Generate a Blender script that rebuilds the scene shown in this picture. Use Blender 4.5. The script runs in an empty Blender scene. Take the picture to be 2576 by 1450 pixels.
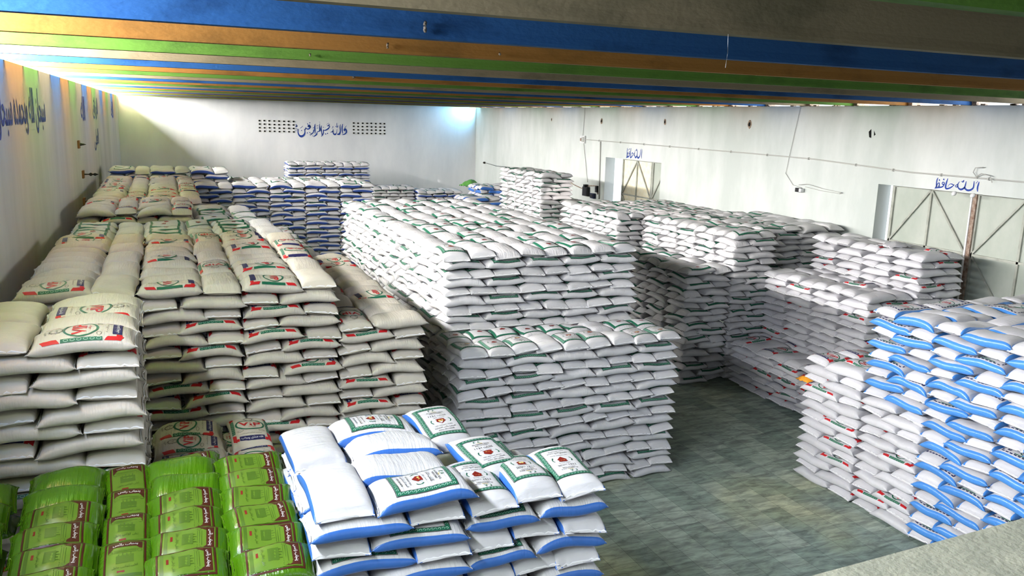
import bpy, math, random
import numpy as np
from mathutils import Matrix, Vector
S = bpy.context.scene
COL = S.collection

# ---------------------------------------------------------------- camera
FPX, CX, CY = 2074.0, 1288.0, 725.0
def cdir(x, y): return np.array([x-CX, -(y-CY), -FPX])
vy = cdir(405, 275); vy /= np.linalg.norm(vy)
vx = cdir(6300, 447); vx -= vx.dot(vy)*vy; vx /= np.linalg.norm(vx)
vz = np.cross(vx, vy)
RM = np.array([vx, vy, vz])
cam = bpy.data.cameras.new('camera'); co = bpy.data.objects.new('camera', cam); COL.objects.link(co)
co.matrix_world = Matrix([list(RM[0])+[0], list(RM[1])+[0], list(RM[2])+[0], [0, 0, 0, 1]])
cam.sensor_width = 36; cam.lens = FPX/2576*36; cam.clip_start = .05; cam.clip_end = 300
S.camera = co
S.view_settings.view_transform = 'Standard'; S.view_settings.look = 'None'
S.view_settings.gamma = 1; S.view_settings.use_curve_mapping = False
S.view_settings.exposure = 0.12
S.cycles.max_bounces = 7; S.cycles.diffuse_bounces = 2; S.cycles.glossy_bounces = 2
S.cycles.transmission_bounces = 1; S.cycles.caustics_reflective = False; S.cycles.caustics_refractive = False
S.cycles.sample_clamp_indirect = 6

# ---------------------------------------------------------------- room numbers
FZ = -7.0; CZ = .69; XL, XR, YB, YF = -2.24, 19.1, 52.0, -6.0
RZ = 1.22                      # underside of the roof slabs
WT = .5                        # wall thickness

# ---------------------------------------------------------------- sky and lamps
W = bpy.data.worlds.new('sky'); S.world = W; W.use_nodes = True
W.node_tree.nodes['Background'].inputs[0].default_value = (.88, .94, 1, 1)
W.node_tree.nodes['Background'].inputs[1].default_value = 1.6
def area(name, loc, aim, sx, sy, power, col, spread=180):
    l = bpy.data.lights.new(name, 'AREA'); l.shape = 'RECTANGLE'; l.size = sx; l.size_y = sy
    l.energy = power; l.color = col; l.spread = math.radians(spread)
    o = bpy.data.objects.new(name, l); COL.objects.link(o); o.location = loc
    o.rotation_euler = Vector(aim).to_track_quat('-Z', 'Z').to_euler()
    return o
# daylight through the open strip on top of the left wall, and on top of the right wall
def strip(name, x, nx, power, col, ya=-6, yb=52):
    l = bpy.data.lights.new(name, 'AREA'); l.shape = 'RECTANGLE'; l.size = yb-ya; l.size_y = RZ-CZ-.02
    l.energy = power; l.color = col
    o = bpy.data.objects.new(name, l); COL.objects.link(o)
    # local x along world y, local -z along nx
    zx = -nx
    o.matrix_world = Matrix([[0, 0, zx, x], [1, 0, 0, (ya+yb)/2], [0, zx, 0, (RZ+CZ)/2], [0, 0, 0, 1]]) if True else None
    return o
strip('daylight_left_strip', XL-WT-.05, 1, 22500, (1, .97, .93), 8.5, 52)
strip('daylight_near_left_strip', XL-.06, 1, 2150, (.86, .92, 1), .8, 8.4)
strip('daylight_right_strip', XR+WT+.05, -1, 2000, (.96, .98, 1))
strip('added_corner_glow_blue', XR-.05, -1, 420, (.25, .62, 1), 51.25, 51.95)  # added tinted lamp imitating the blue glow on the far wall
strip('added_corner_glow_warm', XL+.05, 1, 90, (1, .78, .5), 51.25, 51.95)  # added tinted lamp for the warm glow in the other far corner
# added soft fill behind the camera; the tall opening there is assumed
area('added_front_fill', (9, YF+.05, -4.3), (0, 1, -.02), 14, 3.6, 60, (.86, .92, 1))
# added spot imitating low sun on the far tower, from a made-up slit
sp = bpy.data.lights.new('added_sun_spot', 'SPOT'); sp.energy = 42000; sp.color = (1, .90, .84); sp.spot_size = math.radians(2.9)
sp.spot_blend = .08; sp.shadow_soft_size = .08
so = bpy.data.objects.new('added_sun_spot', sp); COL.objects.link(so); so.location = (14.4, -5.4, .1)
so.rotation_euler = Vector((15.35-14.4, 31+5.4, -3.3-.1)).to_track_quat('-Z', 'Z').to_euler()

# ---------------------------------------------------------------- materials
def mat(name, rough=.7, spec=.3):
    m = bpy.data.materials.new(name); m.use_nodes = True
    b = m.node_tree.nodes['Principled BSDF']
    b.inputs['Roughness'].default_value = rough
    b.inputs['Specular IOR Level'].default_value = spec
    return m, m.node_tree, b
def N(nt, t, **kw):
    n = nt.nodes.new(t)
    for k, v in kw.items():
        if k in n.inputs: n.inputs[k].default_value = v
        else: setattr(n, k, v)
    return n
def noise_mat(name, c1, c2, scale=3, rough=.7, spec=.3, bump=0, detail=6, bscale=None, stretch=(1, 1, 1), lo=.35, hi=.65):
    m, nt, b = mat(name, rough, spec)
    tc = N(nt, 'ShaderNodeTexCoord'); mp = N(nt, 'ShaderNodeMapping'); mp.inputs['Scale'].default_value = stretch
    nt.links.new(tc.outputs['Object'], mp.inputs[0])
    no = N(nt, 'ShaderNodeTexNoise', Scale=scale, Detail=detail, Roughness=.6); nt.links.new(mp.outputs[0], no.inputs['Vector'])
    cr = N(nt, 'ShaderNodeValToRGB'); cr.color_ramp.elements[0].position = lo; cr.color_ramp.elements[1].position = hi
    cr.color_ramp.elements[0].color = (*c1, 1); cr.color_ramp.elements[1].color = (*c2, 1)
    nt.links.new(no.outputs['Fac'], cr.inputs[0]); nt.links.new(cr.outputs[0], b.inputs['Base Color'])
    if bump:
        bn = N(nt, 'ShaderNodeTexNoise', Scale=bscale or scale*6, Detail=4); nt.links.new(mp.outputs[0], bn.inputs['Vector'])
        bu = N(nt, 'ShaderNodeBump', Strength=bump, Distance=.02); nt.links.new(bn.outputs['Fac'], bu.inputs['Height'])
        nt.links.new(bu.outputs[0], b.inputs['Normal'])
    return m
def flat(name, c, rough=.6, spec=.3, metal=0):
    m, nt, b = mat(name, rough, spec); b.inputs['Base Color'].default_value = (*c, 1); b.inputs['Metallic'].default_value = metal
    return m
def cloth(name, c, rough, folds, sheen=.0, spec=.35, stain=.0):
    """woven plastic sack cloth: folds running across the sack, slight per-sack tone"""
    m, nt, b = mat(name, rough, spec)
    tc = N(nt, 'ShaderNodeTexCoord')
    mp = N(nt, 'ShaderNodeMapping'); mp.inputs['Scale'].default_value = (34, 3.5, 7)
    nt.links.new(tc.outputs['Object'], mp.inputs[0])
    n1 = N(nt, 'ShaderNodeTexNoise', Scale=1.0, Detail=3, Roughness=.55); nt.links.new(mp.outputs[0], n1.inputs['Vector'])
    n2 = N(nt, 'ShaderNodeTexNoise', Scale=7, Detail=3); nt.links.new(tc.outputs['Object'], n2.inputs['Vector'])
    ad = N(nt, 'ShaderNodeMath', operation='ADD'); nt.links.new(n1.outputs['Fac'], ad.inputs[0]); nt.links.new(n2.outputs['Fac'], ad.inputs[1])
    bu = N(nt, 'ShaderNodeBump', Strength=folds, Distance=.012); nt.links.new(ad.outputs[0], bu.inputs['Height']); nt.links.new(bu.outputs[0], b.inputs['Normal'])
    oi = N(nt, 'ShaderNodeObjectInfo')
    n3 = N(nt, 'ShaderNodeTexNoise', Scale=2.5, Detail=4); nt.links.new(tc.outputs['Object'], n3.inputs['Vector'])
    mr = N(nt, 'ShaderNodeMapRange'); mr.inputs[1].default_value = .3; mr.inputs[2].default_value = .7; mr.inputs[3].default_value = .88; mr.inputs[4].default_value = 1
    nt.links.new(n3.outputs['Fac'], mr.inputs[0])
    m2 = N(nt, 'ShaderNodeMapRange'); m2.inputs[3].default_value = .9; m2.inputs[4].default_value = 1.04; nt.links.new(oi.outputs['Random'], m2.inputs[0])
    mu = N(nt, 'ShaderNodeMath', operation='MULTIPLY'); nt.links.new(mr.outputs[0], mu.inputs[0]); nt.links.new(m2.outputs[0], mu.inputs[1])
    vm = N(nt, 'ShaderNodeVectorMath', operation='SCALE'); vm.inputs[0].default_value = c; nt.links.new(mu.outputs[0], vm.inputs['Scale'])
    nt.links.new(vm.outputs[0], b.inputs['Base Color'])
    return m
M = {}
M['white'] = cloth('white_woven_cloth', (.66, .65, .67), .5, .85)
M['cream'] = cloth('cream_woven_cloth', (.62, .575, .50), .5, .8)
M['satin'] = cloth('white_satin_cloth', (.65, .64, .68), .38, .6, spec=.45)
M['green'] = cloth('green_glossy_cloth', (.075, .21, .004), .24, .8, spec=.8)
M['blue'] = cloth('blue_edge_cloth', (.045, .17, .58), .35, .3, spec=.5)
M['sky'] = cloth('bright_blue_edge_cloth', (.07, .27, .72), .3, .4, spec=.6)
M['navyblue'] = cloth('deep_blue_edge_cloth', (.035, .09, .40), .4, .3, spec=.5)
M['ink_red'] = flat('red_ink', (.50, .015, .02), .5)
M['ink_green'] = flat('green_ink', (.012, .115, .065), .5)
M['ink_pale'] = flat('pale_green_ink', (.35, .55, .45), .5)
M['ink_navy'] = flat('navy_ink', (.02, .02, .09), .5)
M['ink_black'] = flat('black_ink', (.02, .02, .02), .5)
M['ink_white'] = flat('white_ink', (.82, .82, .80), .5)
M['ink_maroon'] = flat('maroon_ink', (.20, .015, .01), .5)
M['ink_yellow'] = flat('yellow_ink', (.85, .68, .2), .5)
M['ink_brown'] = flat('brown_ink', (.07, .018, .01), .35)
M['ink_olive'] = flat('olive_ink', (.07, .14, .015), .35)
M['ink_lime'] = flat('lime_ink', (.12, .22, .022), .3)
M['thread'] = flat('white_thread', (.85, .85, .86), .7)

# ---------------------------------------------------------------- mesh helpers
def link(name, me, parent=None, loc=None, rot=None):
    o = bpy.data.objects.new(name, me); COL.objects.link(o)
    if parent: o.parent = parent
    if loc is not None: o.location = loc
    if rot is not None: o.rotation_euler = rot
    return o
def tag(o, label=None, cat=None, group=None, kind=None):
    if label: o['label'] = label
    if cat: o['category'] = cat
    if group: o['group'] = group
    if kind: o['kind'] = kind
    return o
class MB:
    """collects shapes into one mesh"""
    def __init__(s): s.v = []; s.f = []; s.m = []; s.mats = []
    def mi(s, m):
        if m not in s.mats: s.mats.append(m)
        return s.mats.index(m)
    def poly(s, pts, m, faces=None):
        b = len(s.v); s.v += [tuple(p) for p in pts]
        for f in (faces or [tuple(range(len(pts)))]): s.f.append(tuple(b+i for i in f)); s.m.append(s.mi(m))
    def box(s, a, c, m):
        x0, y0, z0 = a; x1, y1, z1 = c
        s.poly([(x0, y0, z0), (x1, y0, z0), (x1, y1, z0), (x0, y1, z0), (x0, y0, z1), (x1, y0, z1), (x1, y1, z1), (x0, y1, z1)], m,
               [(0, 3, 2, 1), (4, 5, 6, 7), (0, 1, 5, 4), (1, 2, 6, 5), (2, 3, 7, 6), (3, 0, 4, 7)])
    def tube(s, path, r, m, n=6):
        P = [Vector(p) for p in path]; b = len(s.v)
        for i, p in enumerate(P):
            t = (P[min(i+1, len(P)-1)]-P[max(i-1, 0)]).normalized()
            u = t.cross(Vector((0, 0, 1)));  u = u if u.length > .05 else t.cross(Vector((1, 0, 0))); u.normalize(); w = t.cross(u)
            rr = r[i] if isinstance(r, (list, tuple)) else r
            for k in range(n):
                a = 2*math.pi*k/n; s.v.append(tuple(p+(u*math.cos(a)+w*math.sin(a))*rr))
        mi = s.mi(m)
        for i in range(len(P)-1):
            for k in range(n): s.f.append((b+i*n+k, b+i*n+(k+1) % n, b+(i+1)*n+(k+1) % n, b+(i+1)*n+k)); s.m.append(mi)
        s.f.append(tuple(b+k for k in range(n))[::-1]); s.m.append(mi)
        s.f.append(tuple(b+(len(P)-1)*n+k for k in range(n))); s.m.append(mi)
    def bar(s, p, q, w, t, m, up=(1, 0, 0)):
        """rectangular bar from p to q: w across, t along up"""
        p, q, up = Vector(p), Vector(q), Vector(up); d = (q-p).normalized(); a = d.cross(up).normalized()*w/2; u = up*t/2
        s.poly([p-a-u, p+a-u, p+a+u, p-a+u, q-a-u, q+a-u, q+a+u, q-a+u], m,
               [(0, 3, 2, 1), (4, 5, 6, 7), (0, 1, 5, 4), (1, 2, 6, 5), (2, 3, 7, 6), (3, 0, 4, 7)])
    def mesh(s, name, smooth=False, bevel=0):
        me = bpy.data.meshes.new(name); me.from_pydata(s.v, [], s.f)
        for m in s.mats: me.materials.append(m)
        me.polygons.foreach_set('material_index', s.m)
        if smooth: me.polygons.foreach_set('use_smooth', [True]*len(s.f))
        me.update(); return me
    def build(s, name, parent=None, loc=None, rot=None, smooth=False):
        return link(name, s.mesh(name, smooth), parent, loc, rot)

# ---------------------------------------------------------------- writing
FORMS = {'ا': (0xFE8D, 0xFE8E, 0, 0), 'آ': (0xFE81, 0xFE82, 0, 0), 'ب': (0xFE8F, 0xFE90, 0xFE91, 0xFE92), 'پ': (0xFB56, 0xFB57, 0xFB58, 0xFB59), 'ت': (0xFE95, 0xFE96, 0xFE97, 0xFE98),
 'ٹ': (0xFB66, 0xFB67, 0xFB68, 0xFB69), 'ج': (0xFE9D, 0xFE9E, 0xFE9F, 0xFEA0), 'ح': (0xFEA1, 0xFEA2, 0xFEA3, 0xFEA4), 'خ': (0xFEA5, 0xFEA6, 0xFEA7, 0xFEA8), 'چ': (0xFB7A, 0xFB7B, 0xFB7C, 0xFB7D),
 'د': (0xFEA9, 0xFEAA, 0, 0), 'ڈ': (0xFB88, 0xFB89, 0, 0), 'ر': (0xFEAD, 0xFEAE, 0, 0), 'ز': (0xFEAF, 0xFEB0, 0, 0), 'س': (0xFEB1, 0xFEB2, 0xFEB3, 0xFEB4), 'ظ': (0xFEC5, 0xFEC6, 0xFEC7, 0xFEC8),
 'ع': (0xFEC9, 0xFECA, 0xFECB, 0xFECC), 'غ': (0xFECD, 0xFECE, 0xFECF, 0xFED0), 'ف': (0xFED1, 0xFED2, 0xFED3, 0xFED4), 'ق': (0xFED5, 0xFED6, 0xFED7, 0xFED8), 'ک': (0xFB8E, 0xFB8F, 0xFB90, 0xFB91),
 'ل': (0xFEDD, 0xFEDE, 0xFEDF, 0xFEE0), 'م': (0xFEE1, 0xFEE2, 0xFEE3, 0xFEE4), 'ن': (0xFEE5, 0xFEE6, 0xFEE7, 0xFEE8), 'و': (0xFEED, 0xFEEE, 0, 0), 'ہ': (0xFBA6, 0xFBA7, 0xFBA8, 0xFBA9),
 'ه': (0xFEE9, 0xFEEA, 0xFEEB, 0xFEEC), 'ی': (0xFBFC, 0xFBFD, 0xFBFE, 0xFBFF), 'ئ': (0xFE89, 0xFE8A, 0xFE8B, 0xFE8C)}
def urdu(t):
    """joins the letters and turns them into left-to-right drawing order"""
    out = []
    for i, ch in enumerate(t):
        if ch not in FORMS: out.append(ch); continue
        f = FORMS[ch]
        prev = i > 0 and t[i-1] in FORMS and FORMS[t[i-1]][2] != 0
        nxt = i < len(t)-1 and t[i+1] in FORMS and f[2] != 0
        out.append(chr(f[3] if prev and nxt else f[1] if prev else f[2] if nxt else f[0]))
    return ''.join(reversed(out))
_tc = {}
def text_mesh(t, res=2, bold=0):
    """vertices and triangles of a line of writing, scaled to height-ish 1, centred"""
    k = (t, res, bold)
    if k in _tc: return _tc[k]
    c = bpy.data.curves.new('writing', 'FONT'); c.body = t; c.resolution_u = res; c.offset = bold
    o = bpy.data.objects.new('writing', c); COL.objects.link(o)
    bpy.context.view_layer.update()
    me = bpy.data.meshes.new_from_object(o.evaluated_get(bpy.context.evaluated_depsgraph_get()))
    v = np.array([x.co[:2] for x in me.vertices]) if len(me.vertices) else np.zeros((0, 2))
    f = [tuple(p.vertices) for p in me.polygons]
    bpy.data.objects.remove(o); bpy.data.curves.remove(c); bpy.data.meshes.remove(me)
    if len(v):
        lo, hi = v.min(0), v.max(0); v = (v-(lo+hi)/2); sz = hi-lo
    else: sz = np.array([1, 1.])
    _tc[k] = (v, f, sz); return _tc[k]

class Print:
    """flat drawing: u across the sack, v along it; list of (verts, faces, material)"""
    def __init__(s): s.parts = []
    def add(s, v, f, m, h=0): s.parts.append((np.array(v, float), f, m, h))
    def grid(s, u0, u1, v0, v1, m, step=.04, h=0, sk=(0, 0)):
        nu = max(1, int(math.ceil(abs(u1-u0)/step))); nv = max(1, int(math.ceil(abs(v1-v0)/step)))
        V = [(u0+(u1-u0)*i/nu+sk[0]*(j/nv-.5), v0+(v1-v0)*j/nv+sk[1]*(i/nu-.5)) for j in range(nv+1) for i in range(nu+1)]
        F = [(j*(nu+1)+i, j*(nu+1)+i+1, (j+1)*(nu+1)+i+1, (j+1)*(nu+1)+i) for j in range(nv) for i in range(nu)]
        s.add(V, F, m, h)
    def frame(s, u, v0, v1, w, m, h=0):
        s.grid(-u, -u+w, v0, v1, m, h=h); s.grid(u-w, u, v0, v1, m, h=h)
        s.grid(-u+w, u-w, v0, v0+w, m, h=h); s.grid(-u+w, u-w, v1-w, v1, m, h=h)
    def ring(s, cu, cv, ru, rv, w, m, n=28, a0=0, a1=360, h=0):
        V = []; F = []
        for i in range(n+1):
            a = math.radians(a0+(a1-a0)*i/n); c, q = math.cos(a), math.sin(a)
            V += [(cu+ru*c, cv+rv*q), (cu+(ru-w)*c, cv+(rv-w)*q)]
        for i in range(n): F.append((2*i, 2*i+2, 2*i+3, 2*i+1))
        s.add(V, F, m, h)
    def disc(s, cu, cv, ru, rv, m, n=20, h=0):
        V = [(cu, cv)]+[(cu+ru*math.cos(2*math.pi*i/n), cv+rv*math.sin(2*math.pi*i/n)) for i in range(n)]
        s.add(V, [(0, i+1, (i+1) % n+1) for i in range(n)], m, h)
    def text(s, t, cu, cv, w, m, height=None, bold=0, h=0, rot=0, res=2):
        v, f, sz = text_mesh(t, res, bold)
        if not len(v): return
        kx = w/sz[0]; ky = height/sz[1] if height else kx
        V = v*np.array([kx, ky])
        if rot:
            a = math.radians(rot); V = np.stack([V[:, 0]*math.cos(a)-V[:, 1]*math.sin(a), V[:, 0]*math.sin(a)+V[:, 1]*math.cos(a)], 1)
        s.add(V+np.array([cu, cv]), f, m, h)
I = M
def print_vip(lod):
    p = Print()
    for sg in (-1, 1):
        p.grid(sg*.20, sg*.245, .20, .34, I['ink_red'], sk=(0, .03*sg))
        p.grid(sg*.20, sg*.245, -.34, -.20, I['ink_red'], sk=(0, -.03*sg))
        p.grid(sg*.17, sg*.20, -.34, -.29, I['ink_red'])
        p.grid(sg*.205, sg*.245, -.17, .18, I['ink_green'])
    p.grid(-.165, .165, -.335, -.255, I['ink_navy'], h=1)
    p.ring(0, .02, .195, .155, .022, I['ink_green'], n=36)
    p.text('VIP', 0, .03, .30, I['ink_red'], height=.125, bold=.02)
    p.ring(0, .23, .062, .062, .008, I['ink_black'], n=20)
    if lod:
        for k in range(14):
            a = k*math.pi/7; c, q = math.cos(a), math.sin(a)
            p.add([(.068*c-.004*q, .23+.068*q+.004*c), (.083*c, .23+.083*q), (.068*c+.004*q, .23+.068*q-.004*c)], [(0, 1, 2)], I['ink_black'])
        for sg in (-1, 1):
            for k in range(6): p.ring(sg*.225, -.14+.055*k, .014, .022, .004, I['ink_pale'], n=8, h=1)
            p.ring(sg*.14, -.14, .04, .022, .004, I['ink_black'], n=14)
        p.text(urdu('براند'), .02, -.055, .10, I['ink_red'], height=.035, bold=.01)
        p.text(urdu('غلہ منڈی پنجاب'), 0, -.295, .29, I['ink_white'], height=.055, bold=.012, h=2)
        p.text(urdu('بہترین کوالٹی سے تیار'.replace('ے', 'ی')), 0, -.205, .26, I['ink_black'], height=.022)
        p.text(urdu('صاف غلہ'.replace('ص', 'س')), 0, .23, .07, I['ink_black'], height=.03)
        p.text(urdu('خالص'.replace('ص', 'س')), .0, .325, .10, I['ink_black'], height=.028, bold=.01)
    return p
def print_saeed(lod):
    p = Print()
    g = I['ink_green']
    p.frame(.235, -.30, .30, .042, g)
    p.frame(.243, -.308, .308, .005, I['ink_black'])
    if lod:
        p.frame(.190, -.255, .255, .004, I['ink_black'])
        for k in range(15):
            v = -.27+.54*k/14
            for sg in (-1, 1): p.ring(sg*.214, v, .013, .015, .005, I['ink_pale'], n=8, a0=40*(k % 2), a1=300, h=1)
        for k in range(9):
            u = -.16+.32*k/8
            for sg in (-1, 1): p.ring(u, sg*.279, .015, .013, .005, I['ink_pale'], n=8, a0=40*(k % 2), a1=300, h=1)
        p.text('A', 0, .215, .035, I['ink_green'], height=.04, bold=.01)
        for k in range(3): p.ring(-.03+.01*k, .212, .04+.008*k, .03, .004, I['ink_green'], n=10, a0=120, a1=215)
        p.ring(.01, .21, .05, .035, .005, I['ink_yellow'], n=10, a0=200, a1=300)
        p.text('AL-SAEED RICE', 0, .165, .22, I['ink_black'], height=.020, bold=.01)
        p.text('INDUSTRIES', 0, .135, .16, I['ink_black'], height=.020, bold=.01)
        p.text('1121', -.07, .085, .09, I['ink_black'], height=.03, bold=.012)
        p.text(urdu('کائنات'), .055, .085, .12, I['ink_black'], height=.038, bold=.012)
        p.text(urdu('باسمتی چاول'), 0, .035, .15, I['ink_black'], height=.026)
        for sg in (-1, 1): p.ring(sg*.075, -.04, .055, .055, .012, g, n=8, a0=-50 if sg > 0 else 130, a1=50 if sg > 0 else 230)
        p.text('NET WEIGHT: 50 KG', 0, -.13, .22, I['ink_black'], height=.016, bold=.008)
        p.text(urdu('السعید رائس انڈسٹریز'), 0, -.170, .27, I['ink_black'], height=.034, bold=.012)
        p.text('0301-8014878', 0, -.215, .20, I['ink_black'], height=.018, bold=.008)
    p.add([(-.062, 0), (-.045, -.012), (-.06, -.045), (0, -.095), (.06, -.045), (.045, -.012), (.062, 0), (.03, .008), (-.03, .008)], [(0, 1, 7, 8)[:0] or (0, 1, 2, 3, 4, 5, 6, 7, 8)], I['ink_maroon'], 0)
    if lod: p.text('B3', 0, -.037, .06, I['ink_yellow'], height=.036, bold=.02, h=1)
    return p
def print_green(lod):
    k = .74
    p = Print(); u, v = .165, .235
    p.frame(u, -v, v, .016, I['ink_brown'])
    p.grid(-u+.022, u-.022, -v+.022, v-.022, I['ink_lime'], h=1)
    p.grid(-u+.03, u-.03, v-.095, v-.03, I['ink_brown'], h=2)
    p.add([(-u+.03, v-.095), (-u+.03, v-.16), (-u+.075, v-.095)], [(0, 1, 2)], I['ink_brown'], 2)
    p.add([(u-.03, v-.095), (u-.03, v-.16), (u-.075, v-.095)], [(0, 2, 1)], I['ink_brown'], 2)
    for j in range(3): p.grid(-.09, .09, v-.135-.018*j, v-.130-.018*j, I['ink_olive'], h=2)
    for sg in (-1, 1): p.ring(sg*.115, v-.155, .02, .02, .003, I['ink_olive'], n=14, h=2)
    p.grid(-.07, .07, -.06, .03, I['ink_olive'], h=2)
    for j in range(4): p.grid(-.055+.032*j, -.045+.032*j, .03, .05+.01*(j % 2), I['ink_olive'], h=2)
    p.grid(-.06, 0, -.155, -.135, I['ink_maroon'], h=2)
    p.grid(-u+.03, u-.03, -v+.03, -v+.06, I['ink_olive'], h=2)
    if lod:
        p.text(urdu('پنجاب رائس'), 0, v-.062, .20, I['ink_white'], height=.042, bold=.01, h=3)
        p.text(urdu('اعلی کوالٹی چاول'), .0, -.10, .20, I['ink_olive'], height=.03, bold=.01, h=3)
    return p
def print_dash(lod):
    p = Print(); u, v = .20, .33
    n = 9
    for i in range(n):
        a = -v+2*v*i/n
        for sg in (-1, 1): p.grid(sg*u-.011, sg*u+.011, a, a+2*v/n*.68, I['ink_navy'])
    for i in range(6):
        a = -u+2*u*i/6
        for sg in (-1, 1): p.grid(a, a+2*u/6*.66, sg*v-.011, sg*v+.011, I['ink_navy'])
    p.grid(-.15, .15, -.27, -.205, I['ink_navy'])
    p.text('VIP', 0, .02, .20, I['ink_red'], height=.10, bold=.012)
    p.ring(0, .02, .15, .12, .014, I['ink_green'])
    p.grid(.165, .185, -.12, .2, I['ink_green']); p.grid(-.185, -.165, -.12, .2, I['ink_green'])
    if lod:
        p.text(urdu('غلہ منڈی پنجاب'), 0, -.238, .26, I['ink_white'], height=.045, bold=.012, h=1)
        p.text(urdu('پنجاب'), 0, -.155, .16, I['ink_red'], height=.045, bold=.012)
    return p

# ---------------------------------------------------------------- one sack
class Shape:
    def __init__(s, seed, L=.88, Wd=.52, T=.195, lump=.012):
        r = random.Random(seed); s.L, s.W, s.T, s.lump = L, Wd, T, lump
        s.c = [(r.uniform(-1, 1), r.uniform(1, 3.2), r.uniform(0, 6.28), r.uniform(.5, 2.5), r.uniform(0, 6.28)) for _ in range(5)]
        s.w = [(r.randint(5, 12), r.uniform(0, 6.28)) for _ in range(3)]
        s.droop = [r.uniform(-.022, .024) for _ in range(4)]
        s.bend = r.choice((-1, 1))*r.uniform(.5, 1)*.021; s.ph = r.uniform(-1.5, 1.5)
    def P(s, t, th):
        t = np.asarray(t, float); th = np.asarray(th, float)
        a = np.clip(1-np.abs(t)**6.5, 0, 1)**.47
        b = s.W/2*(.985+.03*t**2-.02*np.abs(t)**8)
        c, q = np.cos(th), np.sin(th)
        cy = np.sign(c)*np.abs(c)**.74; y = b*cy*(1-.03*np.abs(t)**4*(1-np.abs(cy)))
        up = np.maximum(q, 0)**.80*.56; dn = np.abs(np.minimum(q, 0))**.62*.44
        z = s.T*a*(up-dn)
        lo = sum(k*np.sin(f*t*2+p)*np.cos(g*cy*1.6+h) for k, f, p, g, h in s.c)*s.lump*.55
        z = z+lo*np.maximum(q, 0)*a+.5*lo*np.abs(c)*a+.0022*np.sin(t*31+3*cy+s.ph*4)*np.maximum(q, 0)*(1-np.abs(t)**3)
        e = np.abs(t)**7
        fold = sum(np.sin(n*cy*2.2+p) for n, p in s.w)*.0055*e*(q > -.2)
        z = z+fold
        cor = s.droop[0]*(t > 0)*cy+s.droop[1]*(t < 0)*cy+s.droop[2]
        zc = s.T*.44-.030*np.abs(t)**5+cor*np.abs(t)**4+s.bend*np.sin(t*2.6+s.ph)
        x = s.L/2*t*(.95+.06*np.abs(cy)**4*np.abs(t)**5)
        return x, y, z+zc
    def top(s, x, y):
        t = np.clip(x/(s.L/2*.95), -.97, .97)
        b = s.W/2*(.985+.03*t**2)
        c = np.clip(np.abs(y)/b, 0, .992)**(1/.74); th = np.where(y >= 0, np.arccos(c), np.pi-np.arccos(c))
        X, Y, Z = s.P(t, th); return Z
THETA_E = [math.radians(a) for a in (-90, -72, -54, -34, -18, -6, 8, 22, 36, 52, 70, 90)]
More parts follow.
